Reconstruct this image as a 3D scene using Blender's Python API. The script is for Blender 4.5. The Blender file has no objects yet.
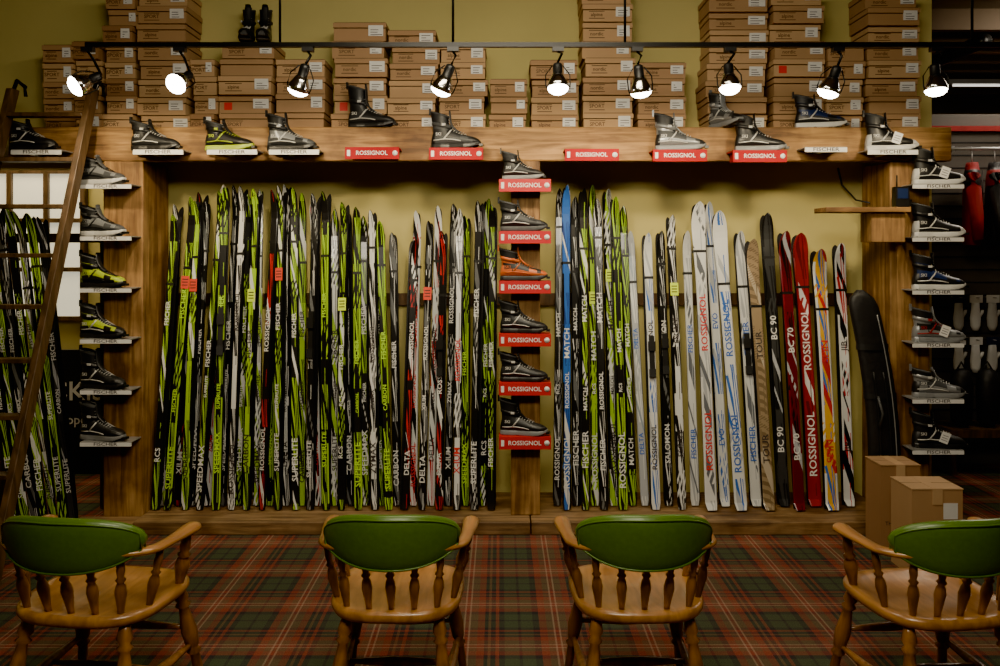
import bpy, math, random
from mathutils import Matrix, Vector
random.seed(11)
F=800.0; CH=1.68; HY=250.0
def WX(px,Y): return (px-500.0)*Y/F
def WZ(py,Y): return CH-(py-HY)*Y/F
sc=bpy.context.scene
# ------------------------------------------------------------------ node helpers
class NT:
    def __init__(s,name):
        s.m=bpy.data.materials.new(name); s.m.use_nodes=True
        s.t=s.m.node_tree; s.b=s.t.nodes['Principled BSDF']
    def n(s,ty,**k):
        x=s.t.nodes.new(ty)
        for a,v in k.items(): setattr(x,a,v)
        return x
    def l(s,a,b): s.t.links.new(a,b)
    def math(s,op,a,b=None):
        x=s.n('ShaderNodeMath',operation=op)
        for i,v in enumerate((a,b)):
            if v is None: continue
            if isinstance(v,(int,float)): x.inputs[i].default_value=v
            else: s.l(v,x.inputs[i])
        return x.outputs[0]
    def mix(s,fac,a,b,bt='MIX'):
        x=s.n('ShaderNodeMix',data_type='RGBA',blend_type=bt)
        for i,v in ((0,fac),(6,a),(7,b)):
            if isinstance(v,(int,float)): x.inputs[i].default_value=v
            elif isinstance(v,tuple): x.inputs[i].default_value=(v[0],v[1],v[2],1)
            else: s.l(v,x.inputs[i])
        return x.outputs[2]
def mat(name,c,r=.5,metal=0,em=0,noise=0,nscale=20,bump=0,coat=0,spec=.5):
    N=NT(name); b=N.b
    b.inputs['Roughness'].default_value=r; b.inputs['Metallic'].default_value=metal
    b.inputs['Base Color'].default_value=(*c,1)
    b.inputs['Specular IOR Level'].default_value=spec
    if coat: b.inputs['Coat Weight'].default_value=coat
    if em:
        b.inputs['Emission Color'].default_value=(*c,1); b.inputs['Emission Strength'].default_value=em
    tc=N.n('ShaderNodeTexCoord'); nz=N.n('ShaderNodeTexNoise'); nz.inputs['Scale'].default_value=nscale
    nz.inputs['Detail'].default_value=4
    N.l(tc.outputs['Object'],nz.inputs['Vector'])
    k=noise if noise else .08
    o=N.mix(nz.outputs['Fac'],tuple(x*(1-k) for x in c),tuple(min(1,x*(1+k)) for x in c))
    N.l(o,b.inputs['Base Color'])
    if bump:
        bp=N.n('ShaderNodeBump'); bp.inputs['Strength'].default_value=bump; bp.inputs['Distance'].default_value=.01
        N.l(nz.outputs['Fac'],bp.inputs['Height']); N.l(bp.outputs[0],b.inputs['Normal'])
    return N.m
def wood(name,c1,c2,stretch=(1,12,12),scale=3,r=.55,bump=.25,coat=0,knots=False):
    N=NT(name); b=N.b
    tc=N.n('ShaderNodeTexCoord'); mp=N.n('ShaderNodeMapping'); mp.inputs['Scale'].default_value=stretch
    N.l(tc.outputs['Object'],mp.inputs['Vector'])
    nz=N.n('ShaderNodeTexNoise'); nz.inputs['Scale'].default_value=scale; nz.inputs['Detail'].default_value=8
    nz.inputs['Distortion'].default_value=.6; N.l(mp.outputs[0],nz.inputs['Vector'])
    cr=N.n('ShaderNodeValToRGB'); cr.color_ramp.elements[0].position=.35; cr.color_ramp.elements[1].position=.68
    cr.color_ramp.elements[0].color=(*c1,1); cr.color_ramp.elements[1].color=(*c2,1)
    N.l(nz.outputs['Fac'],cr.inputs[0]); out=cr.outputs[0]
    if knots:
        n2=N.n('ShaderNodeTexNoise'); n2.inputs['Scale'].default_value=3.2; n2.inputs['Detail'].default_value=6; N.l(tc.outputs['Object'],n2.inputs['Vector'])
        c2r=N.n('ShaderNodeValToRGB'); c2r.color_ramp.elements[0].position=.40; c2r.color_ramp.elements[1].position=.56
        c2r.color_ramp.elements[0].color=(.42,.35,.28,1); c2r.color_ramp.elements[1].color=(1,1,1,1)
        N.l(n2.outputs['Fac'],c2r.inputs[0]); out=N.mix(.85,out,c2r.outputs[0],'MULTIPLY')
    N.l(out,b.inputs['Base Color'])
    b.inputs['Roughness'].default_value=r
    if coat: b.inputs['Coat Weight'].default_value=coat; b.inputs['Coat Roughness'].default_value=.2
    bp=N.n('ShaderNodeBump'); bp.inputs['Strength'].default_value=bump; bp.inputs['Distance'].default_value=.008
    N.l(nz.outputs['Fac'],bp.inputs['Height']); N.l(bp.outputs[0],b.inputs['Normal'])
    return N.m
def carpet():
    N=NT('plaid_carpet'); b=N.b
    tc=N.n('ShaderNodeTexCoord'); sp=N.n('ShaderNodeSeparateXYZ'); N.l(tc.outputs['Object'],sp.inputs[0])
    G=(.060,.078,.048);R=(.245,.058,.040);K=(.032,.031,.034);C=(.42,.25,.17);T=(.165,.090,.055)
    def ramp(o,off):
        f=N.math('FRACT',N.math('ADD',N.math('DIVIDE',o,.40),off))
        cr=N.n('ShaderNodeValToRGB'); cr.color_ramp.interpolation='CONSTANT'
        st=[(0,G),(.15,K),(.18,G),(.32,K),(.39,R),(.47,T),(.54,C),(.56,R),(.60,C),(.62,T),(.70,R),(.78,K),(.82,T),(.85,K),(.90,R),(.94,K)]
        e=cr.color_ramp.elements
        e[0].position=0; e[0].color=(*st[0][1],1); e[1].position=st[1][0]; e[1].color=(*st[1][1],1)
        for p,c in st[2:]:
            q=e.new(p); q.color=(*c,1)
        N.l(f,cr.inputs[0]); return cr.outputs[0]
    o=N.mix(.5,ramp(sp.outputs[0],20.2),ramp(sp.outputs[1],20.1))
    nz=N.n('ShaderNodeTexNoise'); nz.inputs['Scale'].default_value=200; N.l(tc.outputs['Object'],nz.inputs['Vector'])
    o=N.mix(.7,o,nz.outputs['Fac'],'OVERLAY')
    nz2=N.n('ShaderNodeTexNoise'); nz2.inputs['Scale'].default_value=3; N.l(tc.outputs['Object'],nz2.inputs['Vector'])
    o2=N.mix(nz2.outputs['Fac'],o,(.070,.048,.036)); o=N.mix(.4,o,o2)
    N.l(o,b.inputs['Base Color']); b.inputs['Roughness'].default_value=.95; b.inputs['Specular IOR Level'].default_value=.1
    bp=N.n('ShaderNodeBump'); bp.inputs['Strength'].default_value=.5; bp.inputs['Distance'].default_value=.004
    N.l(nz.outputs['Fac'],bp.inputs['Height']); N.l(bp.outputs[0],b.inputs['Normal'])
    return N.m
def skimat(name,c0,c1,c2,c3,freq=6,k=.8,duty=.5,zone=.48,acc=.6):
    N=NT(name); b=N.b
    uv=N.n('ShaderNodeUVMap',uv_map='UVMap'); sp=N.n('ShaderNodeSeparateXYZ'); N.l(uv.outputs[0],sp.inputs[0])
    oi=N.n('ShaderNodeObjectInfo'); rnd=oi.outputs['Random']
    u=sp.outputs[0]; v=sp.outputs[1]; a=N.math('ABSOLUTE',u)
    sgn=N.math('ADD',N.math('MULTIPLY',u,k*.7),N.math('MULTIPLY',a,k*.35))
    p=N.math('ADD',N.math('ADD',N.math('MULTIPLY',v,freq),sgn),N.math('MULTIPLY',rnd,7))
    m1=N.math('LESS_THAN',N.math('FRACT',p),duty)
    def n1(sc_,off,add=None):
        w=N.math('ADD',N.math('MULTIPLY',v,sc_),N.math('MULTIPLY',rnd,off))
        if add is not None: w=N.math('ADD',w,add)
        nz=N.n('ShaderNodeTexNoise',noise_dimensions='1D'); nz.inputs['Scale'].default_value=1
        nz.inputs['Detail'].default_value=0; N.l(w,nz.inputs['W']); return nz.outputs['Fac']
    z=N.math('GREATER_THAN',n1(2.2,53),zone)
    col=N.mix(N.math('MULTIPLY',m1,z),c0,c1)
    ac=N.math('GREATER_THAN',n1(5.5,31,N.math('MULTIPLY',u,.6)),acc)
    col=N.mix(ac,col,c2)
    edge=N.math('GREATER_THAN',a,.66)
    z2=N.math('GREATER_THAN',n1(1.5,91),.44)
    col=N.mix(N.math('MULTIPLY',edge,z2),col,c3)
    pin=N.math('LESS_THAN',N.math('ABSOLUTE',N.math('SUBTRACT',u,.25)),.07)
    z3=N.math('GREATER_THAN',n1(2.9,17),.52)
    col=N.mix(N.math('MULTIPLY',pin,z3),col,c1)
    p2=N.math('ADD',N.math('MULTIPLY',v,freq*3.1),N.math('MULTIPLY',u,-1.1))
    m2=N.math('LESS_THAN',N.math('FRACT',p2),.4); z4=N.math('GREATER_THAN',n1(2.3,77),.60)
    col=N.mix(N.math('MULTIPLY',m2,z4),col,c0)
    N.l(col,b.inputs['Base Color']); b.inputs['Roughness'].default_value=.28; b.inputs['Coat Weight'].default_value=.4
    return N.m
# ------------------------------------------------------------------ mesh builder
_tc={}
def textgeo(s):
    if s in _tc: return _tc[s]
    c=bpy.data.curves.new('t','FONT'); c.body=s; c.size=1; c.align_x='CENTER'; c.align_y='CENTER'; c.resolution_u=2
    c.offset=.012
    o=bpy.data.objects.new('t',c); sc.collection.objects.link(o)
    dg=bpy.context.evaluated_depsgraph_get(); dg.update()
    e=o.evaluated_get(dg); me=e.to_mesh()
    V=[Vector(v.co) for v in me.vertices]; Fc=[tuple(p.vertices) for p in me.polygons]
    e.to_mesh_clear(); bpy.data.objects.remove(o); bpy.data.curves.remove(c)
    _tc[s]=(V,Fc); return _tc[s]
class MB:
    def __init__(s): s.v=[];s.f=[];s.mi=[];s.sm=[];s.uv=[];s.mats=[]
    def idx(s,m):
        if m not in s.mats: s.mats.append(m)
        return s.mats.index(m)
    def add(s,V,Fs,m,M=None,smooth=False,uv=None):
        b=len(s.v)
        for i,v in enumerate(V):
            v=Vector(v)
            s.v.append(M@v if M else v); s.uv.append(uv[i] if uv else (0,0))
        for i,f in enumerate(Fs):
            s.f.append([b+j for j in f]); s.mi.append(s.idx(m[i] if isinstance(m,list) else m)); s.sm.append(smooth)
        return s
    def box(s,a,b,m,M=None):
        x0,y0,z0=a;x1,y1,z1=b
        V=[(x0,y0,z0),(x1,y0,z0),(x1,y1,z0),(x0,y1,z0),(x0,y0,z1),(x1,y0,z1),(x1,y1,z1),(x0,y1,z1)]
        return s.add(V,[(0,3,2,1),(4,5,6,7),(0,1,5,4),(1,2,6,5),(2,3,7,6),(3,0,4,7)],m,M)
    def loft(s,rings,m,M=None,smooth=True,cap=True,closed=True,mf=None):
        n=len(rings[0]); V=[p for r in rings for p in r]; Fs=[];ms=[]
        for i in range(len(rings)-1):
            for j in range(n if closed else n-1):
                k=(j+1)%n
                Fs.append((i*n+j,i*n+k,(i+1)*n+k,(i+1)*n+j)); ms.append(mf(i,j) if mf else m)
        if cap:
            Fs.append(tuple(range(n-1,-1,-1))); ms.append(ms[0])
            Fs.append(tuple((len(rings)-1)*n+j for j in range(n))); ms.append(ms[-2])
        return s.add(V,Fs,ms,M,smooth)
    def tube(s,pts,rad,m,n=10,M=None,flat=None):
        pts=[Vector(p) for p in pts]; rings=[]
        if not isinstance(rad,(list,tuple)): rad=[rad]*len(pts)
        for i,p in enumerate(pts):
            d=(pts[min(i+1,len(pts)-1)]-pts[max(i-1,0)]).normalized()
            up=Vector((0,0,1)) if abs(d.z)<.9 else Vector((1,0,0))
            a=d.cross(up).normalized(); b=a.cross(d).normalized()
            fa,fb=flat if flat else (1,1)
            rings.append([p+a*math.cos(2*math.pi*j/n)*rad[i]*fa+b*math.sin(2*math.pi*j/n)*rad[i]*fb for j in range(n)])
        return s.loft(rings,m,M)
    def lathe(s,prof,p0,p1,m,n=14,mf=None):
        p0=Vector(p0);p1=Vector(p1);d=p1-p0; dn=d.normalized()
        up=Vector((0,0,1)) if abs(dn.z)<.9 else Vector((1,0,0))
        a=dn.cross(up).normalized(); b=a.cross(dn)
        rings=[[p0+d*t+(a*math.cos(2*math.pi*j/n)+b*math.sin(2*math.pi*j/n))*r for j in range(n)] for r,t in prof]
        return s.loft(rings,m,mf=mf)
    def text(s,t,size,M,m,fn=None,sx=1.0):
        V,Fs=textgeo(t)
        V=[Vector((v.x*size*sx,v.y*size,0)) for v in V]
        V=[M@v for v in V]
        if fn: V=[fn(v) for v in V]
        return s.add(V,Fs,m)
    def build(s,name,loc=(0,0,0),rot=(0,0,0),bevel=0,parent=None,recenter=False,sub=0):
        if recenter:
            mn=[min(v[i] for v in s.v) for i in range(3)]; mx=[max(v[i] for v in s.v) for i in range(3)]
            c=Vector(((mn[0]+mx[0])/2,(mn[1]+mx[1])/2,mn[2])); s.v=[v-c for v in s.v]; loc=c
        me=bpy.data.meshes.new(name); me.from_pydata([tuple(v) for v in s.v],[],s.f)
        for m in s.mats: me.materials.append(m)
        me.polygons.foreach_set('material_index',s.mi); me.polygons.foreach_set('use_smooth',s.sm)
        ul=me.uv_layers.new(name='UVMap')
        for l in me.loops: ul.data[l.index].uv=s.uv[l.vertex_index]
        me.update()
        o=bpy.data.objects.new(name,me); sc.collection.objects.link(o); o.location=loc; o.rotation_euler=rot
        if bevel:
            q=o.modifiers.new('bev','BEVEL'); q.width=bevel; q.segments=2; q.limit_method='ANGLE'; q.angle_limit=.9
        if sub:
            q=o.modifiers.new('sub','SUBSURF'); q.levels=sub; q.render_levels=sub
        if parent: o.parent=parent
        return o
FRONT=Matrix(((1,0,0,0),(0,0,-1,0),(0,1,0,0),(0,0,0,1)))
def front_at(x,y,z): return Matrix.Translation((x,y,z))@FRONT
# ------------------------------------------------------------------ materials
M={}
M['beam']=wood('rough_beam_wood',(.20,.10,.030),(.50,.28,.095),(1.2,10,14),2.5,.65,.5,knots=True)
M['beamv']=wood('rough_post_wood',(.18,.09,.028),(.45,.25,.09),(12,12,1.0),2.5,.65,.5,knots=True)
M['ledge']=wood('ledge_wood',(.12,.07,.035),(.32,.19,.09),(1,12,10),2.5,.6,.4,knots=True)
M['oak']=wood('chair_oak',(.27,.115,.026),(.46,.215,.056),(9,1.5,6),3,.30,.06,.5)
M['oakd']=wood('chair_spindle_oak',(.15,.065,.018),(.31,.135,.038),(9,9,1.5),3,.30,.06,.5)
M['ladder']=wood('ladder_wood',(.06,.035,.016),(.14,.08,.04),(8,8,1.5),3,.5,.2)
M['wall']=mat('olive_plaster',(.54,.465,.17),.85,noise=.12,nscale=2.5,bump=.05)
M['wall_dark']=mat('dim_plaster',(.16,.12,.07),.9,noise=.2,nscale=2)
M['ceil']=mat('ceiling_paint',(.20,.17,.12),.9)
M['ceild']=mat('ceiling_joist_brown',(.13,.09,.055),.8)
M['green']=mat('green_vinyl',(.070,.145,.007),.36,noise=.2,nscale=60,bump=.08,coat=.15)
M['card']=mat('cardboard',(.38,.225,.11),.85,noise=.12,nscale=6)
M['card2']=mat('cardboard_pale',(.48,.30,.15),.85,noise=.12,nscale=6)
M['cardd']=mat('cardboard_brown',(.29,.16,.075),.85,noise=.12,nscale=6)
M['gap']=mat('box_shadow_lid_edge',(.08,.045,.018),.9)
M['white']=mat('white_paper',(.72,.72,.70),.6)
M['black']=mat('black_plastic',(.012,.012,.013),.4)
M['blackm']=mat('black_metal',(.02,.02,.02),.35,.7)
M['chrome']=mat('chrome_reflector',(.75,.75,.75),.15,1)
M['red']=mat('red_plastic',(.46,.006,.012),.5)
M['redhot']=mat('red_plastic_matte',(.34,.003,.007),.6,spec=.2)
M['redtag']=mat('red_tag',(.7,.06,.03),.6)
M['yeltag']=mat('yellow_green_tag',(.65,.85,.05),.6)
M['bulb']=mat('lamp_lens_glow',(1,.93,.8),.3,em=40)
M['ink']=mat('printed_ink',(.04,.03,.03),.7)
M['boxink']=mat('box_print',(.09,.045,.018),.8)
M['redink']=mat('red_ink',(.6,.02,.02),.6)
M['blueink']=mat('blue_ink',(.02,.12,.5),.5)
M['limeink']=mat('lime_ink',(.45,.75,.03),.5)
M['base']=mat('ski_base_black',(.012,.012,.014),.35)
M['grey']=mat('grey_fabric',(.045,.048,.052),.6)
M['dgrey']=mat('dark_grey_fabric',(.014,.015,.017),.5)
M['silver']=mat('silver_shell',(.24,.25,.26),.3,.3)
M['steelf']=mat('grey_trim',(.18,.185,.19),.4)
M['bwhite']=mat('white_shell',(.52,.52,.50),.4)
M['lime']=mat('lime_shell',(.34,.44,.02),.4)
M['orange']=mat('orange_shell',(.50,.11,.02),.4)
M['bluef']=mat('blue_shell',(.012,.025,.085),.4)
M['redf']=mat('red_fabric',(.28,.012,.015),.8,noise=.3,nscale=15,bump=.3)
M['bag']=mat('black_nylon',(.012,.012,.014),.55,noise=.4,nscale=30,bump=.3)
M['pane']=mat('frosted_window_daylight',(.90,.86,.66),.3,em=1.1)
M['slat']=mat('slatwall_grey',(.09,.08,.07),.7)
M['steel']=mat('shelf_metal',(.40,.40,.40),.4,.6)
M['floor']=carpet()
K=(.009,.009,.010);W=(.66,.67,.66);L=(.32,.54,.015);R_=(.46,.015,.018);G_=(.12,.125,.13);B_=(.03,.13,.48);S_=(.40,.42,.45)
SK={
 'k_lime':skimat('ski_black_lime',K,L,W,K,5,2.6,.40,.44,.66),
 'k_lime2':skimat('ski_black_lime_b',K,L,K,L,3.2,2.8,.40,.42,.62),
 'lime':skimat('ski_lime',L,K,W,K,4.5,2.4,.5,.40,.66),
 'w_lime':skimat('ski_white_lime',W,K,L,K,5,2.4,.55,.38,.56),
 'k_w':skimat('ski_black_white',K,W,G_,K,4,2.4,.25,.50,.6),
 'w_k':skimat('ski_white_black',W,K,W,K,4,2.4,.6,.38,.66),
 'w_r':skimat('ski_white_red',W,R_,K,W,3,2.4,.4,.5,.55),
 'k_r':skimat('ski_black_red',K,R_,W,K,4,2.1,.4,.5,.68),
 'w_b':skimat('ski_white_blue',W,B_,S_,W,3.5,2.5,.4,.47,.62),
 'blue':skimat('ski_blue',B_,(.02,.05,.22),W,K,4,2.5,.4,.5,.66),
 'silver':skimat('ski_silver',S_,W,(.25,.3,.36),S_,3,2.0,.5,.5,.6),
 'white':skimat('ski_white',W,S_,(.12,.13,.15),W,3.4,2.0,.45,.48,.60),
 'red':skimat('ski_red',(.27,.013,.018),(.12,.01,.012),W,(.27,.015,.02),3,2.2,.4,.55,.7),
 'dred':skimat('ski_maroon',(.12,.01,.014),K,S_,(.16,.01,.02),3,2.2,.4,.5,.66),
 'yellow':skimat('ski_yellow_multi',(.65,.36,.02),B_,R_,W,5,2.5,.35,.45,.58),
 'woodt':skimat('ski_wood_top',(.30,.22,.13),(.17,.12,.07),(.45,.38,.28),(.2,.14,.08),20,.6,.5,.35,.6),
 'dark':skimat('ski_dark',(.04,.042,.045),K,S_,K,3,2,.5,.5,.66),
}
# ------------------------------------------------------------------ room shell
YF=4.85; YW=5.30
def slab(name,a,b,m,bevel=0):
    return MB().box(a,b,m).build(name,recenter=True,bevel=bevel)
slab('floor',(-6,-1.5,-.1),(7,9.5,0),M['floor'])
slab('wall_back',(-2.45,YW,0),(2.86,YW+.12,3.4),M['wall'])
slab('wall_back_upper',(-5.5,YW,2.22),(-2.45,YW+.12,3.4),M['wall'])
slab('wall_left',(-5.6,-1.5,0),(-5.5,9.0,3.4),M['wall'])
slab('wall_right',(6.3,-1.5,0),(6.4,9.0,3.4),M['wall_dark'])
slab('wall_far',(-5.6,8.6,0),(6.4,8.7,3.4),M['wall_dark'])
slab('wall_front',(-5.6,-1.6,0),(6.4,-1.5,3.4),M['wall'])
slab('ceiling',(-5.6,-1.6,3.4),(6.4,8.7,3.5),M['ceil'])
b=MB()
for i in range(9):
    y=5.7+i*.33; b.box((2.9,y,3.25),(6.28,y+.06,3.4),M['ceild'])
b.tube([(3.4,5.6,3.15),(3.4,8.5,3.15)],.05,M['blackm'])
b.build('ceiling_joists',recenter=True)
Yn=6.6
slab('wall_window_side',(-5.5,Yn,0),(-2.6,Yn+.1,3.4),M['wall'])
b=MB(); x0,x1=WX(-60,Yn),WX(86,Yn); z0,z1=WZ(318,Yn),WZ(172,Yn)
b.box((x0,Yn-.03,z0),(x1,Yn-.02,z1),M['pane'])
for i in range(5):
    x=x0+(x1-x0)*i/4; b.box((x-.02,Yn-.06,z0-.03),(x+.02,Yn-.002,z1+.03),M['ladder'])
for i in range(4):
    z=z0+(z1-z0)*i/3; b.box((x0-.02,Yn-.055,z-.018),(x1+.02,Yn-.002,z+.018),M['ladder'])
b.build('window_1',recenter=True)
# ------------------------------------------------------------------ timber frame
b=MB(); zt=WZ(127,YF); zb=WZ(161,YF)
b.box((WX(8,YF),YF,zb),(WX(952,YF),YF+.07,zt),M['beam'])
b.box((WX(8,YF),YF+.07,zt-.045),(WX(952,YF),YW-.001,zt-.002),M['beam'])
b.box((WX(143,YF)+.002,YF+.07,zb+.005),(WX(890,YF),YF+.11,zb+.06),M['beamv'])
b.build('shelf_beam',bevel=.008,recenter=True)
LZ=.078
b=MB(); b.box((WX(103,YF),YF+.0,0),(WX(143,YF),YF+.38,zb-.001),M['beamv']); b.build('wooden_post',bevel=.008,recenter=True)
b=MB(); b.box((WX(890,YF),YF,0),(WX(930,YF),YF+.38,zb-.001),M['beamv']); b.build('wooden_post',bevel=.008,recenter=True)
b=MB(); b.box((WX(511,YF),YF-.02,LZ+.001),(WX(540,YF),YF+.03,zb-.001),M['beamv']); b.build('wooden_post',bevel=.006,recenter=True)
b=MB()
xm=WX(530,YF)
b.box((WX(143,YF)+.003,YF-.14,0),(xm-.003,YW-.002,LZ),M['ledge'])
b.box((xm+.003,YF-.14,0),(WX(890,YF)-.003,YW-.002,LZ),M['ledge'])
b.box((WX(82,YF),YF-.14,0),(WX(143,YF)-.002,YF-.004,LZ-.01),M['ledge'])
b.build('wooden_ledge',bevel=.006,recenter=True)
b=MB(); Yq=YF-.18
b.box((WX(826,Yq),Yq,WZ(212,Yq)),(WX(911,Yq),YF-.002,WZ(207,Yq)),M['beam'])
b.box((WX(874,Yq),Yq+.03,WZ(242,Yq)),(WX(908,Yq),YF-.002,WZ(212,Yq)-.001),M['beamv'])
b.build('wall_shelf',bevel=.003,recenter=True)
# ------------------------------------------------------------------ cardboard shoe boxes
tops_of={}
def boxstack(px0,px1,pyt,Y=5.02,hh=.112,kinds=('card','card2','card')):
    b=MB(); z=zt; x0=WX(px0,Y);x1=WX(px1,Y); ztop=WZ(pyt,Y)
    while z+hh*.6<ztop and z<3.25:
        h=hh*random.choice([1,1,1.06,.94]); j=random.uniform(-.016,.016); jy=random.uniform(-.02,.025)
        m=M[random.choice(kinds)]
        a=x0+j+.006; c=x1+j-.006; y=Y+jy+.015
        b.box((a,y,z),(c,YW-.01,z+h-.042),m)
        b.box((a-.004,y-.006,z+h-.036),(c+.004,YW-.008,z+h-.006),m)
        b.box((a+.002,y+.006,z+h-.043),(c-.002,YW-.012,z+h-.035),M['gap'])
        b.box((a+.002,y+.006,z+h-.006),(c-.002,YW-.012,z+h),M['gap'])
        lw=(c-a)*random.uniform(.22,.30)
        yy=y-.0062
        if random.random()<.85:
            b.box((c-.015-lw,yy,z+.030),(c-.015,y,z+h-.022),M['white'])
            for q in range(3):
                b.box((c-.012-lw+.01,yy-.0006,z+.036+q*.015),(c-.02-random.uniform(0,.04),yy,z+.040+q*.015),M['ink'])
        r_=random.random()
        yb_=y-.001
        if r_<.85:
            b.box((a+(c-a)*.12,yb_,z+h*.16),(a+(c-a)*.44,yb_+.002,z+h*.20),M['boxink'])
            b.text(random.choice(['alpine','nordic','SPORT']),.032,front_at(a+(c-a)*.28,yb_-.0005,z+h*.38),M['boxink'])
            b.box((a+(c-a)*.12,yb_,z+h*.55),(a+(c-a)*.44,yb_+.002,z+h*.59),M['boxink'])
        elif r_<.88:
            b.box((a+.03,yb_,z+.02),(a+.08,yb_+.001,z+h-.045),M['redink'])
        z+=h
    tops_of[px0]=z
    return b.build('shoe_box_stack',recenter=True), z
for a in [(40,72,50),(74,101,33),(104,135,-4),(137,187,-16),(190,215,60),(218,272,46),(275,325,62),(332,386,20),(389,438,19),(440,486,38),
          (489,527,74),(531,579,55),(583,634,-14),(637,686,55),(708,768,-14),(772,824,-20),(827,865,34),(868,921,-4)]:
    w=a[1]-a[0]
    if w<=36: boxstack(a[0],a[1],a[2],kinds=('card','cardd','card2'))
    else: boxstack(*a)
# ------------------------------------------------------------------ boots
def boot(palette,tall=0.0,tag=False):
    c1,c2,c3,cs=[M[k] for k in palette[:4]]
    toe=M[palette[4]] if len(palette)>4 else c2
    b=MB(); n=20
    prof=[(-.112,.016),(-.108,.026),(-.09,.034),(-.05,.036),(0,.031),(.05,.037),(.09,.044),(.13,.044),(.16,.036),(.178,.024),(.186,.014)]
    def outline(z,g=0,toe=0):
        up=[(x,w+g) for x,w in prof]; pts=[(x,w,z+toe*max(0,(x-.1))**2*10) for x,w in up]+[(x,-w,z+toe*max(0,(x-.1))**2*10) for x,w in reversed(up)]
        return pts
    b.loft([outline(0,-.003,.35),outline(.006,0,.3),outline(.014,0,.25),outline(.022,-.001,.2),outline(.03,-.004,.15)],cs,smooth=False)
    b.box((.178,-.02,.012),(.200,.02,.026),M['black'])
    for q in range(6): b.box((-.1+q*.045,-.03,-.0),(-.08+q*.045,.03,.004),M['black'])
    S=[(-.112,.016,.060),(-.104,.028,.095),(-.085,.034,.118),(-.05,.036,.126),(-.01,.037,.124),(.02,.038,.113),(.045,.0385,.100),(.07,.041,.088),(.095,.043,.080),(.12,.044,.074),(.145,.040,.068),(.165,.032,.060),(.178,.020,.050),(.184,.008,.044)]
    rings=[]
    for x,w,h in S:
        z0=.024; hh=h-z0
        r=[]
        for j in range(n):
            a=2*math.pi*j/n; cy=math.cos(a); sz=math.sin(a)
            yy=w*math.copysign(abs(cy)**.75,cy)*(1-.35*max(0,sz))
            zz=z0+hh*(.5+.5*math.copysign(abs(sz)**.7,sz))
            r.append((x,yy,zz))
        rings.append(r)
    low=(10,11,12,17,18,19)
    def mf(i,j):
        if i>=10: return toe
        if i<=1: return toe
        if 3<=j<=6 and i>=3: return M['dgrey']
        if j in low: return c2
        if i in(7,8) and (j in (8,9,0,1)): return c2
        return c1
    b.loft(rings,c1,mf=mf)
    H=.180+tall; R=[]
    T=[(0,-.028,.074,.036),(.12,-.034,.070,.0365),(.25,-.042,.062,.036),(.4,-.050,.055,.034),(.55,-.056,.052,.034),(.72,-.060,.053,.036),(.88,-.062,.055,.038),(1,-.063,.057,.040)]
    for t,cx,rx,ry in T:
        z=.06+(H-.06)*t
        R.append([(cx+rx*math.copysign(abs(math.cos(2*math.pi*j/n))**.9,math.cos(2*math.pi*j/n)),ry*math.sin(2*math.pi*j/n), z-(.016*t*math.cos(2*math.pi*j/n))) for j in range(n)])
    def mf2(i,j):
        if j in(0,19,1,18): return M['dgrey']
        if i>=5: return M['dgrey']
        return c2 if j in(8,9,10,11) or i==3 else c1
    b.loft(R,c1,mf=mf2,cap=False)
    top=R[-1]; cx=sum(p[0] for p in top)/n
    def ins(r,k,dz): return [(cx+(p[0]-cx)*k,p[1]*k,p[2]+dz) for p in r]
    b.loft([top,ins(top,1.05,.006),ins(top,.97,.013),ins(top,.82,.004),ins(top,.75,-.04),ins(top,.7,-.06)],M['dgrey'],mf=lambda i,j:M['grey'] if i<2 else M['black'])
    b.loft([[(x+.004*math.cos(a),.02*w*math.sin(a),z+.005*math.cos(a)) for a in [2*math.pi*j/10 for j in range(10)]] for x,z,w in ((.06,.094,.8),(.035,.112,.9),(.015,.132,1),(.004,.16,1),(.000,H,1.05),(-.003,H+.025,.9))],c2)
    b.box((cx-.066,-.009,H+.005),(cx-.056,.009,H+.045),c2)
    for q in range(6):
        x=.020+q*.015; z=.121-q*.0072
        b.tube([(x-.008,-.022,z-.012),(x,0,z+.002),(x+.008,.022,z-.012)],.0018,c3,6)
    for q in range(3):
        z=.138+q*.016; b.tube([(.000-q*.003,-.024,z),(.011-q*.003,0,z+.003),(.000-q*.003,.024,z)],.002,M['steelf'],6)
    zs=.132+tall*.4
    pts=[(-.050+.060*math.cos(a),.0405*math.sin(a),zs-.012*math.cos(a)) for a in [math.pi*2*k/16 for k in range(17)]]
    b.tube(pts,.010,c2,6,flat=(.35,1.2))
    b.box((-.040,-.046,zs-.005),(-.018,-.040,zs+.008),c3)
    b.tube([(-.095,-.030,.05),(-.06,-.0385,.052),(-.02,-.0405,.056),(.04,-.0405,.050),(.075,-.044,.042)],.0028,c3,6,flat=(.5,1.2))
    b.tube([(-.03,-.0405,.056),(-.005,-.037,.085),(.012,-.029,.108)],.0035,c3,6,flat=(.5,1.3))
    b.text('SKI',.026,front_at(-.062,-.0395,.085),c3)
    if tag:
        b.box((0.0,-.052,.05),(.05,-.050,.115),M['white'],Matrix.Rotation(.35,4,'Y'))
        for q in range(3): b.box((0.008,-.0525,.065+q*.014),(.042,-.052,.068+q*.014),M['ink'],Matrix.Rotation(.35,4,'Y'))
    return b
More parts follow.
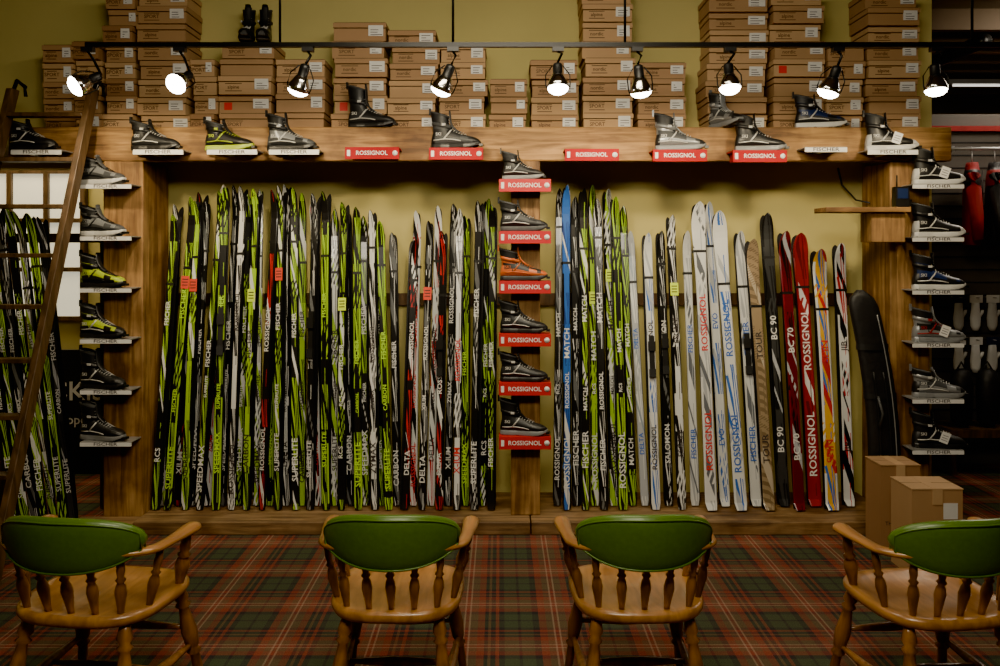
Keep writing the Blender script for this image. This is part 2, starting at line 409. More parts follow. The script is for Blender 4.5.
P_={'gb':('dgrey','grey','bwhite','black','black'),'bk':('black','dgrey','bwhite','black','dgrey'),'sv':('silver','dgrey','bwhite','black','grey'),
    'lm':('lime','black','bwhite','black'),'bl':('black','black','lime','lime'),'lk':('lime','black','black','black','lime'),'wh':('silver','grey','dgrey','bwhite'),
    'or':('dgrey','orange','orange','dgrey'),'bs':('grey','dgrey','bwhite','grey','dgrey'),'bb':('bluef','black','bwhite','bwhite'),
    'kw':('black','black','bwhite','bwhite','bwhite'),'rd':('black','silver','redf','silver'),'kg':('dgrey','black','bwhite','steelf'),
    'gw':('grey','silver','bwhite','steelf','black')}
def put_boot(px,zbase,Y,pal,rz=0,tall=0,tag=False,s=1.0):
    o=boot(P_[pal],tall,tag=tag).build('ski_boot',loc=(WX(px,Y)-.035,Y,zbase+.0005),rot=(0,0,math.radians(rz)))
    o.scale=(s,s,s); return o
def red_plate(px0,px1,py0,py1,Y0,Y1,rm='red'):
    b=MB(); x0=WX(px0,Y0);x1=WX(px1,Y0);za=WZ(py1,Y0);zb_=WZ(py0,Y0); rm=M[rm]
    b.box((x0,Y0,zb_-.008),(x1,Y1,zb_),rm)
    b.box((x0,Y0,za),(x1,Y0+.012,zb_-.008),rm)
    b.box((x0+.02,Y0+.012,za+.01),(x0+.03,Y1,zb_-.008),rm); b.box((x1-.03,Y0+.012,za+.01),(x1-.02,Y1,zb_-.008),rm)
    xc=(x0+x1)/2; zc=(za+zb_)/2; h=zb_-za
    b.text('ROSSIGNOL',h*.50,front_at(xc-.002,Y0-.001,zc),M['white'],sx=.98)
    b.box((x0+.012,Y0-.001,zc-h*.25),(x0+.030,Y0,zc+h*.25),M['white'])
    b.tube([(x1-.024,Y0-.001,zc),(x1-.024,Y0+.001,zc)],h*.22,M['white'],12)
    b.build('boot_display_shelf',recenter=True); return zb_
def white_plate(px0,px1,py0,py1,Y0,Y1,txt='FISCHER'):
    b=MB(); x0=WX(px0,Y0);x1=WX(px1,Y0);za=WZ(py1,Y0);zb_=WZ(py0,Y0)
    b.box((x0,Y0,zb_-.006),(x1,Y1,zb_),M['steel'])
    b.box((x0,Y0-.002,za),(x1,Y0+.008,zb_-.004),M['white'])
    b.box((x0+.1,Y0+.008,za),(x0+.12,Y1,zb_-.006),M['steel'])
    if txt: b.text(txt,(zb_-za)*.95,front_at((x0+x1)/2,Y0-.003,(za+zb_)/2),M['ink'],sx=1.5)
    b.build('boot_display_shelf',recenter=True); return zb_
Yc=YF-.135; Yb=YF-.07
for i,(py,pal) in enumerate([(179,'kg'),(231,'bs'),(281,'or'),(334,'bk'),(383,'bk'),(437,'kg')]):
    z=red_plate(499,551,py,py+12.5,Yc,YF-.021); put_boot(524,z,Yb,pal,[-12,-8,-5,-8,-4,-10][i],[0,-.01,0,.0,-.02,.02][i],s=.95 if i else .85)
for px,boott in ((372,None),(456,('gb',-10)),(592,None),(680,('gw',-8)),(760,('kg',-6))):
    dy=(px-372)*.008
    z=red_plate(px-27,px+27,147+dy,159+dy,Yc,YF-.001,'redhot')
    if boott: put_boot(px,z,Yb,boott[0],boott[1],.02)
for px,pal,tg in ((36,'bk',0),(158,'bk',0),(232,'bl',0),(294,'sv',0),(893,'kw',1)):
    z=white_plate(px-25,px+25,149.5,154.5,Yc,YF-.001); put_boot(px-2,z,Yb,pal,-8,.02 if px>250 else -.02,tag=bool(tg))
white_plate(805,847,147,152,Yc,YF-.001)
for px,pal,r,tl in ((372,'bk',-12,.06),(820,'bb',-10,.0),(728,'gw',-70,.03)):
    put_boot(px,zt,YF+.045,pal,r,tl)
for i,(py,pal) in enumerate([(184,'wh'),(236,'wh'),(288,'lk'),(339,'lm'),(390,'bk'),(442,'kg')]):
    z=white_plate(80,131,py,py+4.5,Yc,YF-.001); put_boot(104,z,Yb,pal,-14,[-.03,-.02,0,.0,.03,.02][i])
for i,(py,pal) in enumerate([(184,'kw'),(237,'kw'),(290,'bb'),(343,'rd'),(399,'gw'),(450,'bk')]):
    z=white_plate(913,964,py,py+4.5,Yc,YF-.001); put_boot(938,z,Yb,pal,-6,[.02,0,.01,0,-.03,.01][i],tag=i in(0,3,5))
# ------------------------------------------------------------------ skis
TXM=Matrix(((0,-1,0,0),(0,0,-1,0),(1,0,0,0),(0,0,0,1)))
def skis(xb,yb,zb0,xt,yt,zt1,wd,style,txts,tcol,yaw=0,twin=False,name='cross_country_skis',binding=False,tag=None,wtip=1.0):
    p0=Vector((xb,yb,zb0)); p1=Vector((xt,yt,zt1)); Lz=(p1-p0).length
    b=MB(); topm=SK[style]
    def yc(t,sg):
        y=.003+.010*math.sin(math.pi*min(1,t/.93))
        if t>.9: y+=.050*((t-.9)/.1)**1.8
        if t<.03 and twin: y+=.022*((.03-t)/.03)**1.5
        return y
    def th(t): return .005+.010*max(0,math.sin(math.pi*min(1,t/.95)))**.8
    def hw(t):
        w=wd/2*(1-.10*math.sin(math.pi*t)) 
        if t>.75: w*=1+(wtip-1)*((t-.75)/.18 if t<.93 else 1)
        if t>.93: w*=math.sqrt(max(.01,1-((t-.93)/.0705)**2))
        if t<.02: w*=.75+.25*t/.02
        return w
    N=44
    ts=[(i/N) for i in range(N+1)]+[.955,.965,.985,.992]; ts=sorted(set(ts))
    for sg in (-1,1):
        V=[];U=[];Fs=[];ms=[]
        dx=0.0 if sg<0 else random.uniform(-.010,.010)
        for t in ts:
            w=hw(t);y=yc(t,sg);h=th(t)
            for (a,q) in ((-1,0),(-1,.55),(-.82,1),(.82,1),(1,.55),(1,0)):
                V.append((dx+a*w,sg*(y+h*q),t*Lz)); U.append((a,t*Lz+(0 if sg<0 else 3)))
        for i in range(len(ts)-1):
            for j in range(6):
                k=(j+1)%6; f=(i*6+j,i*6+k,(i+1)*6+k,(i+1)*6+j)
                if sg>0: f=f[::-1]
                Fs.append(f); ms.append(topm if j in(1,2,3) else M['base'])
        Fs.append((5,4,3,2,1,0)); ms.append(M['base']); e=(len(ts)-1)*6; Fs.append(tuple(e+j for j in range(6))); ms.append(topm)
        b.add(V,Fs,ms,None,False,U)
    for (s,t0,size) in txts:
        Mt=Matrix.Translation((0,0,t0*Lz))@TXM
        def fn(v):
            t=max(0,min(1,v.z/Lz)); return Vector((v.x,-(yc(t,-1)+th(t))-.0022,v.z))
        b.text(s,size*hw(t0)*2*.98,Mt,tcol,fn,sx=1.15)
    if binding:
        t=.5; y=-(yc(t,-1)+th(t))
        b.box((-.016,y-.012,Lz*.47),(.016,y-.001,Lz*.62),M['black']); b.box((-.022,y-.024,Lz*.565),(.022,y-.001,Lz*.60),M['black'])
        b.box((-.02,y-.02,Lz*.47),(.02,y-.001,Lz*.5),M['dgrey'])
    if tag:
        t=tag[1]; y=-(yc(t,-1)+th(t))-.004
        b.box((-.026,y-.001,t*Lz),(.026,y,t*Lz+.08),M[tag[0]])
        for q in range(3): b.box((-.018,y-.002,t*Lz+.02+q*.018),(.018,y-.001,t*Lz+.026+q*.018),M['ink'])
    t=random.uniform(.74,.88)
    h=yc(t,-1)+th(t)+.001; w=hw(t)+.001
    b.box((-w,-h,t*Lz),(w,h,t*Lz+.016),M['black'])
    o=b.build(name)
    d=(p1-p0).normalized()
    zax=d; xax=Vector((1,0,0)); xax=(xax-zax*xax.dot(zax)).normalized(); yax=zax.cross(xax)
    Rm=Matrix((xax,yax,zax)).transposed().to_4x4()
    o.matrix_world=Matrix.Translation(p0)@Rm@Matrix.Rotation(math.radians(yaw),4,'Z')
    return o
def place(pb,pt,py,wd,style,txts,tc,row=0,**k):
    YB,YT=((4.915,5.125),(4.995,5.205))[row]
    xb=WX(pb,YB); xt=WX(pt,YT); zt1=WZ(py,YT)
    return skis(xb,YB,LZ+.008,xt,YT,zt1,wd,style,txts,tc,**k)
FT=['FISCHER','CARBON','RCS','SUPERLITE','SPEEDMAX']
RT=['ROSSIGNOL','XIUM','DELTA','X-IUM','ZYMAX']
def rt(lst,n=3):
    out=[(random.choice(lst),.14+random.uniform(-.02,.05),random.uniform(.8,1.1)),(lst[0],.60+random.uniform(-.12,.1),random.uniform(.75,1.0))]
    if random.random()<.6: out.append((random.choice(lst),.36+random.uniform(-.03,.03),random.uniform(.55,.8)))
    return out
stl=['k_lime','w_lime','k_lime2','k_r','lime','k_w','k_lime','w_r','k_lime2','k_w','w_k','k_lime','lime','w_lime','k_r','k_lime2','k_lime','w_k','k_lime','lime','k_w','w_r','k_lime2','w_lime','k_lime','k_w','k_lime2','k_lime','w_k','k_lime','k_lime2','k_w']
n=32
for i in range(n):
    t=i/(n-1); pb=153+(397-153)*t+random.uniform(-1.5,1.5); pt=176+(389-176)*t+random.uniform(-6,6)
    top=(206-14*min(1,t*5)) if t<.6 else 192+34*(t-.6)/.4
    st=stl[i%len(stl)]
    if i==0: pt=176; pb=155
    ros=st in('w_r','k_r','w_k')
    tcol={'k_lime':M['white'],'w_lime':M['ink'],'k_lime2':M['limeink'],'w_r':M['redink'],'lime':M['ink'],'k_w':M['white'],'k_r':M['white'],'w_k':M['ink']}[st]
    place(pb,pt,top+random.uniform(-10,12),.050,st,rt(RT if ros else FT),tcol,row=i%2,yaw=random.uniform(-20,20),tag=('redtag',.70) if i in(2,4,16) else (('yeltag',.64) if i in (12,24) else None),binding=i in(8,20))
stl=['k_r','w_r','k_w','w_r','k_r','k_w','w_k','k_lime2','k_w','k_lime','k_lime']
tp=[240,212,222,207,232,205,210,217,202,200,206]
for i in range(11):
    t=i/10; pb=405+(491-405)*t; pt=412+(494-412)*t+random.uniform(-3,3); st=stl[i]
    place(pb,pt,tp[i],.050,st,rt(RT if i<7 else FT),{'k_r':M['white'],'w_r':M['ink'] if i==3 else M['redink'],'w_k':M['redink'],'k_w':M['white'],'k_lime':M['white'],'k_lime2':M['limeink']}[st],
        row=i%2,yaw=random.uniform(-14,14),tag=('redtag',.72) if i in(2,) else None,binding=i in(4,))
stl=['k_w','blue','k_w','k_lime','lime','k_w','w_lime','k_lime2','k_lime']
tp=[190,186,198,190,186,200,190,198,207]
for i in range(9):
    t=i/8; pb=557+(633-557)*t; pt=559+(621-559)*t+random.uniform(-2,2)
    place(pb,pt,tp[i],.054,stl[i],rt(['MATCH','ROSSIGNOL','FISCHER','RCS'],3),M['ink'] if stl[i]=='w_lime' else M['white'],row=(i+1)%2,yaw=random.uniform(-12,12),
        tag=('yeltag',.62+.08*(i%3==0)) if i in(4,6) else None)
rg=[(645,630,232,.05,'silver','DELTA','blueink',1),(656,647,234,.056,'w_b','ROSSIGNOL','ink',1),(669,660,232,.056,'k_w','SALOMON','white',1),(682,670,216,.055,'w_k','ESCAPE','ink',1),
    (695,686,232,.056,'white','FISCHER','blueink',1),(711,697,203,.076,'white','ROSSIGNOL','redink',1.25),(725,708,203,.062,'w_b','EVO','blueink',1),(741,718,212,.076,'w_b','ROSSIGNOL','blueink',1.25),
    (756,739,232,.066,'white','FISCHER','blueink',1),(769,751,240,.072,'woodt','TOUR','ink',1.1),(784,766,214,.070,'dark','BC 90','white',1.1),
    (799,783,232,.072,'dred','BC 70','white',1.15),(815,799,234,.082,'red','ROSSIGNOL','white',1.2),(832,818,250,.082,'yellow','SPIN','redink',1.15),(849,839,244,.066,'w_r','JIB','ink',1.1)]
for i,(pb,pt,py,wd,st,tx,tc,wt) in enumerate(rg):
    place(pb,pt,py,wd,st,[(tx,.22,.85),(tx,.60,.85)],M[tc],row=(i+1)%2,yaw=random.uniform(-7,7),twin=wd>.06,wtip=wt,binding=i in(1,2,8),name='touring_skis' if wd>.06 else 'cross_country_skis',
          tag=('yeltag',.72) if i in(3,) else None)
b=MB(); zr=WZ(300,5.2)
b.box((WX(172,5.25),5.275,zr-.04),(WX(862,5.25),5.298,zr+.04),M['ladder'])
b.build('ski_rack',recenter=True)
b=MB()
zz=WZ(238,5.2)
b.box((-3.35,5.2,zz-.03),(-2.52,5.25,zz+.03),M['ladder'])
b.box((-3.3,5.2,0),(-3.24,5.25,zz-.03),M['ladder']); b.box((-2.6,5.2,0),(-2.54,5.25,zz-.03),M['ladder'])
b.build('ski_stand',recenter=True)
for i in range(7):
    st=['k_lime','lime','k_w','k_lime','w_lime','k_lime2','dark'][i]
    skis(WX(16+i*9.5,4.95),4.95,.003,WX(-22+i*10.5,5.13),5.13,WZ(200+i*3,5.13),.050,st,rt(FT),M['white'] if st!='w_lime' else M['ink'],yaw=random.uniform(-14,14))
b=MB(); Yd=6.0
b.box((WX(52,Yd),Yd,0),(WX(103,Yd),Yd+.03,WZ(350,Yd)),M['bag'])
b.text('SKIS',.2,front_at(WX(80,Yd),Yd-.003,WZ(392,Yd)),M['white'])
b.text('open',.10,front_at(WX(80,Yd),Yd-.003,WZ(420,Yd)),M['white'])
b.build('display_banner',recenter=True)
b=MB(); xs=WX(881,4.79); rings=[]; wid=.098; dep=.035; nb=28
cen=[]
for i in range(nb+1):
    t=i/nb
    k=min(1,.72+.28*math.sin(math.pi*min(1,t*6)/2))*(1-.12*t)
    if t>.9: k*=max(.05,(1-((t-.9)/.1)**2.4))**.5
    x=xs+.020-.145*t+.05*math.sin(math.pi*t); y=4.785+.008*t; z=LZ+.003+1.36*t
    cen.append((x,y,z,k))
    rings.append([(x+wid*k*math.copysign(abs(math.cos(a))**.8,math.cos(a)),y+dep*(k*.6+.4)*math.copysign(abs(math.sin(a))**.6,math.sin(a)),z) for a in [2*math.pi*j/20 for j in range(20)]])
b.loft(rings,M['bag'])
for q in (7,15,21):
    x,y,z,k=cen[q]
    b.loft([[(x+(wid+.004)*k*math.cos(a),y+(dep+.006)*math.copysign(abs(math.sin(a))**.6,math.sin(a)),z+dz) for a in [2*math.pi*j/20 for j in range(20)]] for dz in (-.018,.018)],M['dgrey'],cap=False)
b.tube([(p[0]+wid*p[3]*.62,p[1]-dep*1.0,p[2]) for p in cen[1:-3]],.004,M['steelf'],6)
for sgx in (-.4,.25):
    b.tube([(p[0]+wid*p[3]*sgx,p[1]-dep*1.03,p[2]) for p in cen[5:19]],.012,M['dgrey'],6,flat=(1,.35))
b.tube([(cen[11][0]-.04,cen[11][1]-.04,cen[11][2]),(cen[13][0]-.02,cen[13][1]-.06,cen[13][2]),(cen[15][0]-.03,cen[15][1]-.04,cen[15][2])],.009,M['grey'],6)
b.build('ski_bag',recenter=True)
# ------------------------------------------------------------------ cardboard shipping boxes on floor
def carton(x0,y0,w,d,h,rz,m1,m2):
    b=MB()
    b.box((0,0,0),(w,d,h-.006),m1)
    b.box((.004,.004,h-.006),(w-.004,d-.004,h-.003),M['gap'])
    b.box((-.003,-.003,h-.003),(w+.003,d/2-.004,h+.002),m2); b.box((-.003,d/2+.004,h-.003),(w+.003,d+.003,h+.002),m2)
    b.box((w/2-.025,-.0045,h-.08),(w/2+.025,-.0002,h+.002),M['card2']); b.box((w/2-.025,-.004,h+.002),(w/2+.025,d,h+.0032),M['card2'])
    b.box((w*.62,-.0015,h*.66),(w*.9,-.0003,h*.84),M['white']); b.text('THIS SIDE UP',.03,front_at(w*.5,-.0012,h*.3),M['ink'])
    return b.build('cardboard_box',loc=(x0,y0,0),rot=(0,0,rz),bevel=.003)
carton(WX(881,4.50),4.50,.22,.19,.47,0.0,M['cardd'],M['card'])
carton(WX(912,4.10),4.10,.26,.22,.455,.0,M['card'],M['card2'])
# ------------------------------------------------------------------ ladder
b=MB()
def lad(x,t): return Vector((x,3.80+(4.78-3.80)*t,2.64*t))
for x in (-2.43,-2.91):
    r=[]
    for t in (0,1):
        p=lad(x,t); r.append([p+Vector(q) for q in ((-.018,-.04,0),(.018,-.04,0),(.018,.04,0),(-.018,.04,0))])
    b.loft(r,M['ladder'],smooth=False)
for i in range(1,10):
    p=lad(-2.43,i/9.6); q=lad(-2.91,i/9.6)
    b.box((q.x+.018,p.y-.04,p.z-.012),(p.x-.018,p.y+.04,p.z+.012),M['ladder'])
p=lad(-2.43,1);q=lad(-2.91,1)
for c in (p,q): b.tube([c+Vector((0,-.02,-.05)),c+Vector((0,.04,.06)),c+Vector((0,.12,.04)),c+Vector((0,.13,-.02))],.012,M['blackm'],8)
b.build('ladder',bevel=.003)
# ------------------------------------------------------------------ track rail and lamps
YR=4.2; zrl=WZ(45,YR)
b=MB(); b.box((WX(86,YR),YR-.014,zrl-.012),(3.6,YR+.014,zrl+.012),M['blackm'])
for px in (280,453,625,972):
    b.tube([(WX(px,YR),YR,zrl+.012),(WX(px,YR),YR,3.4)],.007,M['blackm'],8)
b.build('lamp_rail',recenter=True)
def lamp(px,py,d,power=30,off=0):
    b=MB(); x=WX(px,YR); rx=WX(px+off,YR)
    d=Vector(d).normalized(); head=Vector((x,YR,WZ(py,YR)))
    back=head-d*.135
    b.box((rx-.03,YR-.018,zrl-.035),(rx+.03,YR+.018,zrl-.0125),M['black'])
    b.tube([(rx,YR,zrl-.035),((rx+back.x)/2+.02,YR-.01,(zrl+back.z)/2),back-d*.01],.007,M['blackm'],8)
    b.lathe([(.012,-.05),(.024,0),(.026,.1),(.026,.42),(.030,.46),(.034,.5)],back,head,M['black'])
    b.lathe([(.028,.42),(.040,.6),(.054,.82),(.060,1.0),(.058,1.01)],back,head,M['chrome'],18)
    b.lathe([(.056,1.0),(.05,1.10),(.035,1.19),(.015,1.235),(.003,1.24)],back,head,M['bulb'],18)
    s=d.cross(Vector((0,1,0.01))).normalized()
    b.tube([back+s*.03+d*.01,back+s*.064+d*.06,head+s*.064-d*.02,head+s*.06],.0035,M['blackm'],6)
    b.tube([back-s*.03+d*.01,back-s*.064+d*.06,head-s*.064-d*.02,head-s*.06],.0035,M['blackm'],6)
    o=b.build('track_lamp')
    ld=bpy.data.lights.new('spot','SPOT'); ld.energy=power; ld.spot_size=math.radians(110); ld.spot_blend=.9; ld.color=(1,.81,.50); ld.shadow_soft_size=.04
    lo=bpy.data.objects.new('spot',ld); sc.collection.objects.link(lo); lo.location=head+d*.06
    tgt=Vector((x,5.0,1.75))
    lo.rotation_euler=(tgt-lo.location).to_track_quat('-Z','Y').to_euler(); lo.parent=o
for px,py,d,pw,off in [(76,86,(-.55,-.5,-.45),54,12),(176,84,(-.2,-.75,-.5),72,4),(298,90,(-.35,.25,-.9),36,10),(441,90,(-.4,.2,-.9),38,12),(558,88,(0,-.25,-1),38,0),
                   (641,92,(.15,.2,-1),36,-4),(730,88,(0,-.25,-1),36,0),(828,92,(-.3,.1,-.9),34,10),(936,90,(0,-.1,-1),32,0)]:
    lamp(px,py,d,pw,off=off)
# ------------------------------------------------------------------ captain's chairs
def leg(b,p0,p1,r=.02):
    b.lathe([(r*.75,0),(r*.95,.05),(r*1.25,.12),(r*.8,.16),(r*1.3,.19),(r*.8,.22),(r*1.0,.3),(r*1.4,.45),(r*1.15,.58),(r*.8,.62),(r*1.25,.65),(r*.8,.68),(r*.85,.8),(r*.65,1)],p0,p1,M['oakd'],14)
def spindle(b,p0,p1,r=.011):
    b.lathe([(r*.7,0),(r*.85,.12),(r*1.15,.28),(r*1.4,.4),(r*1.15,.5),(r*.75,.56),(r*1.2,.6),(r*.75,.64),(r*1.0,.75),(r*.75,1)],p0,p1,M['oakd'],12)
def chair(x,y,rz,sx=1.0):
    root=bpy.data.objects.new('captains_chair',None); sc.collection.objects.link(root); root.location=(x,y,0); root.rotation_euler=(0,0,math.radians(rz)); root.scale=(sx,1,1)
    b=MB(); n=40
    def out(k,z,dish=0):
        r=[]
        for j in range(n):
            a=2*math.pi*j/n; c,s=math.cos(a),math.sin(a)
            px_=math.copysign(abs(c)**.62,c)*.235*k*(1+.07*s); py_=math.copysign(abs(s)**.62,s)*.225*k
            r.append((px_,py_,z+dish))
        return r
    b.loft([out(.90,.405),out(.97,.412),out(1.0,.425),out(1.0,.438),out(.975,.448),out(.92,.450),out(.8,.444),out(.6,.436),out(.3,.433),out(.05,.434)],M['oak'])
    b.build('seat',parent=root)
    b=MB()
    L4=[((-.175,.16),(-.225,.235)),((.175,.16),(.225,.235)),((-.16,-.15),(-.205,-.235)),((.16,-.15),(.205,-.235))]
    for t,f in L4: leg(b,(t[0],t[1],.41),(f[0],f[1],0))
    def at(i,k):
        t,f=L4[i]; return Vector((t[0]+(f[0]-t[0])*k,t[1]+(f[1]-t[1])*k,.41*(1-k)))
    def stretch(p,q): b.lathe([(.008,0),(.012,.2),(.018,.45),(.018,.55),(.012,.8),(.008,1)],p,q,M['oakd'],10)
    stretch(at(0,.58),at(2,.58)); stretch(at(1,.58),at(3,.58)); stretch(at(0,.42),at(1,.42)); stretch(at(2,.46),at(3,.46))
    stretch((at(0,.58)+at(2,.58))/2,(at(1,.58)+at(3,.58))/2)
    b.build('legs',parent=root)
    b=MB(); AW=.246
    def bow(t):
        s=abs(t); z=.655+.018*max(0,1-s/.6)
        if s<.58:
            ang=t/.58*math.pi/2
            return Vector((AW*math.sin(ang),-.235+.2*(1-math.cos(ang))*.66,z))
        k=(s-.58)/.42
        return Vector((math.copysign(AW+.014*math.sin(k*math.pi*.6),t),-.235+.132+.225*k,z+.004*k))
    pts=[bow(-1+i/24) for i in range(49)]
    rad=[]
    for i in range(49):
        s=abs(-1+i/24); r=.019 if s<.7 else .019+.010*(s-.7)/.3
        if s>.985: r*=.45
        elif s>.94: r*=.9
        rad.append(r)
    b.tube(pts,rad,M['oak'],12,flat=(1.2,.72))
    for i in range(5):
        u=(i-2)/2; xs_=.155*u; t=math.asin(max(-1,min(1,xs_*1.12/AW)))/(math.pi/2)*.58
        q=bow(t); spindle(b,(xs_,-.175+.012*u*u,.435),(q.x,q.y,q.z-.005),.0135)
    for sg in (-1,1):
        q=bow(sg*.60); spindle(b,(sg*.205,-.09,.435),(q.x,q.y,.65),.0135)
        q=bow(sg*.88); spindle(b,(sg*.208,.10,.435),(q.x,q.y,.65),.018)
    b.build('arm_bow',parent=root)
    b=MB(); rings=[]; m=30; nn=20
    for i in range(m+1):
        u=-1+2*i/m; uu=u*.995
        prof=(1-abs(uu)**2.6)**.5
        top=.708+.090*prof; bot=.708-.108*prof
        x_=.236*u; yy=-.250+.085*u*u*1.1
        zc=(top+bot)/2; hh=(top-bot)/2; tk=.030*(.35+.65*prof)
        r=[]
        for j in range(nn):
            a=2*math.pi*j/nn; c,s=math.cos(a),math.sin(a)
            z=zc+hh*math.copysign(abs(s)**.8,s)
            lean=-.10*(z-.64)
            r.append((x_,yy+lean+tk*math.copysign(abs(c)**.7,c),z))
        rings.append(r)
    b.loft(rings,M['green'])
    for k in range(2):
        pp=[]
        for i in range(61):
            a=2*math.pi*i/60; u=math.cos(a)*.97; prof=(1-abs(u*.995)**2.6)**.5
            z=.70+(.084 if math.sin(a)>0 else -.088)*prof
            pp.append((.236*u,-.250+.0935*u*u-.10*(z-.64)+(-1 if k==0 else 1)*.030*(.35+.65*prof)*.75,z))
        b.tube(pp,.0035,M['green'],6)
    b.build('padded_back',parent=root)
    return root
for px,y,rz,sx in ((65,2.90,-8,1.12),(389,2.93,-1,1),(648,2.93,1,1),(968,2.88,7,1.04)):
    chair((px-500)*(y-.26)/F,y,rz,sx)
# ------------------------------------------------------------------ right-hand room
b=MB(); Ys=6.3
b.box((3.25,Ys,0),(6.28,Ys+.06,2.75),M['slat'])
for i in range(26): b.box((3.25,Ys-.004,.12+i*.1),(6.28,Ys,.13+i*.1),M['black'])
b.build('slatwall_panel',recenter=True)
b=MB()
for r in range(2):
    for i in range(10):
        x=3.55+i*.13; z=WZ(300+r*42,Ys-.1)
        y=Ys-.12
        b.tube([(x,Ys-.005,z+.02),(x,y-.04,z+.02)],.004,M['steel'],6)
        b.box((x-.05,y,z-.02),(x+.05,y+.004,z+.04),M['white'] if (i+r)%3 else M['bluef'])
        b.loft([[(x+w*math.cos(a),y+.012+.02*math.sin(a),z+dz) for a in [2*math.pi*j/10 for j in range(10)]] for w,dz in ((.03,-.02),(.036,-.08),(.044,-.14),(.04,-.2),(.02,-.235))],M['white'] if i%2 else M['bwhite'])
        b.loft([[(x+.04+dz2+w*math.cos(a),y+.012+.015*math.sin(a),z+dz) for a in [2*math.pi*j/8 for j in range(8)]] for w,dz,dz2 in ((.012,-.13,-.01),(.014,-.1,.008),(.008,-.075,.015))],M['white'] if i%2 else M['bwhite'])
b.build('glove_packages',recenter=True)
zj=2.44
b=MB(); b.tube([(3.3,6.0,zj),(4.6,6.0,zj)],.012,M['steel'],10)
for x in (3.4,4.5): b.box((x-.01,6.0,zj-.02),(x+.01,Ys-.005,zj+.02),M['steel'])
def jacket(b,T,m,m2):
    R=[]
    for z,w,d in ((-.56,.17,.06),(-.45,.17,.065),(-.3,.17,.065),(-.12,.18,.06),(-.04,.175,.055),(0,.11,.05),(.03,.055,.045),(.06,.045,.04)):
        R.append([(w*math.cos(a),d*math.sin(a),z) for a in [2*math.pi*j/18 for j in range(18)]])
    b.loft(R,m,T,mf=lambda i,j:m2 if i in(3,4) else m)
    for s in(-1,1):
        b.tube([(s*.15,0,-.05),(s*.21,0,-.15),(s*.24,-.02,-.36),(s*.235,-.03,-.52)],[.048,.05,.044,.035],m,12,T)
    b.tube([(0,0,.05),(0,0,.12),(.02,0,.15),(.0,0,.175),(-.02,0,.16)],.004,M['steel'],6,T)
    b.tube([(0,-.068,-.54),(0,-.067,0)],.004,M['black'],6,T)
for i in range(6):
    T=Matrix.Translation((3.54+i*.17,6.0,zj-.165))@Matrix.Rotation(math.radians(62),4,'Z')
    jacket(b,T,M['bag'] if i%2 else M['redf'],M['redf'] if i%2 else M['bag'])
b.build('rail_of_winter_jackets',recenter=True)
b=MB()
for i in range(6):
    x=3.5+i*.2
    b.loft([[(x+.08*k*math.cos(a),6.07+.07*k*math.sin(a),z) for a in [2*math.pi*j/14 for j in range(14)]] for z,k in ((.345,.5),(.38,.9),(.55,1),(.68,1),(.76,.8),(.78,.3))],M['bag'])
    b.tube([(x-.04,6.07,.76),(x,6.07,.83),(x+.04,6.07,.76)],.008,M['dgrey'],6)
b.box((3.35,5.95,.28),(4.75,6.29,.34),M['ladder']); 
for x in (3.37,4.7): b.box((x,5.97,0),(x+.04,6.28,.28),M['ladder'])
b.build('backpack_shelf',recenter=True)
b=MB(); b.box((3.3,Ys-.05,2.61),(5.0,Ys-.006,2.65),M['redf']); b.build('store_sign',recenter=True)
b=MB(); b.box((4.1,7.3,3.20),(5.4,7.36,3.24),M['steel']); 
tube=mat('fluorescent_tube',(1,.95,.85),.4,em=2); b.tube([(4.15,7.33,3.188),(5.35,7.33,3.188)],.010,tube,8)
b.build('fluorescent_fixture',recenter=True)
for px in (248,265):
    boot(P_['bk'],.05).build('ski_boot',loc=(WX(px,5.12),5.12,tops_of[218]+.001),rot=(0,0,math.radians(-80)))
b=MB(); b.box((0,0,0),(.08,.05,.12),M['black']); b.box((.01,-.002,.05),(.07,0,.11),M['bluef']); b.tube([(.02,.03,.12),(.02,.03,.19)],.004,M['black'])
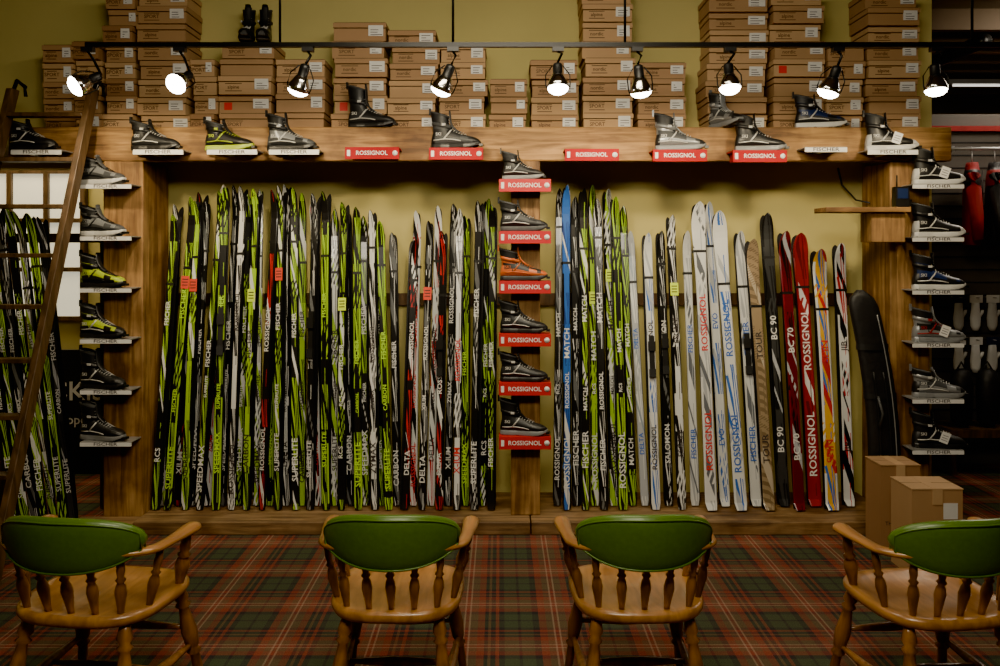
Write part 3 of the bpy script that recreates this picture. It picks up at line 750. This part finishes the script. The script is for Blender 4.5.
b.build('wireless_router',loc=(WX(896,Yq+.04),Yq+.04,WZ(207,Yq)+.002))
b=MB(); b.tube([(WX(838,5.27),5.27,WZ(168,5.27)),(WX(842,5.25),5.25,WZ(185,5.25)),(WX(856,5.2),5.2,WZ(200,5.2)),(WX(868,5.1),5.08,WZ(203,5.1))],.006,M['black'],6); b.build('power_cable')
# ------------------------------------------------------------------ lights
def area(name,loc,size,energy,col=(1,.9,.75),rot=(0,0,0),sy=None):
    l=bpy.data.lights.new(name,'AREA'); l.energy=energy; l.size=size; l.color=col
    if sy: l.shape='RECTANGLE'; l.size_y=sy
    o=bpy.data.objects.new(name,l); sc.collection.objects.link(o); o.location=loc; o.rotation_euler=rot; return o
area('fill_light',(0,3.2,3.36),1.6,95,(1,.87,.62),(math.radians(15),0,0),.8)  # unseen overhead fill added for the ski wall, no fixture modelled
area('fill_light',(0,1.0,3.36),1.4,205,(1,.89,.68),(math.radians(42),0,0),1.0)  # second unseen fill, added to lift the whole room from the front
area('fill_light',(4.2,6.6,3.1),1.0,85,(1,.88,.7))  # fill added to brighten the right-hand room
area('fill_light',(4.0,5.2,3.3),.8,34,(1,.88,.7),(math.radians(25),0,0))  # extra fill added near the right-hand opening, no fixture there
area('fill_light',(-3.6,5.9,3.2),.8,50,(1,.84,.58))  # unseen fill added to lift the dark left alcove
w=bpy.data.worlds.new('world'); sc.world=w; w.use_nodes=True
w.node_tree.nodes['Background'].inputs[0].default_value=(.6,.65,.7,1); w.node_tree.nodes['Background'].inputs[1].default_value=.15
# ------------------------------------------------------------------ camera
cd=bpy.data.cameras.new('camera'); cam=bpy.data.objects.new('camera',cd); sc.collection.objects.link(cam)
cam.location=(0,0,CH); cam.rotation_euler=(math.radians(90),0,0)
cd.sensor_fit='HORIZONTAL'; cd.sensor_width=36; cd.lens=F/1000*36; cd.shift_y=-(333-HY)/1000
sc.camera=cam
try:
    sc.view_settings.view_transform='AgX'; sc.view_settings.look='AgX - Punchy'
except Exception as e: print(e)
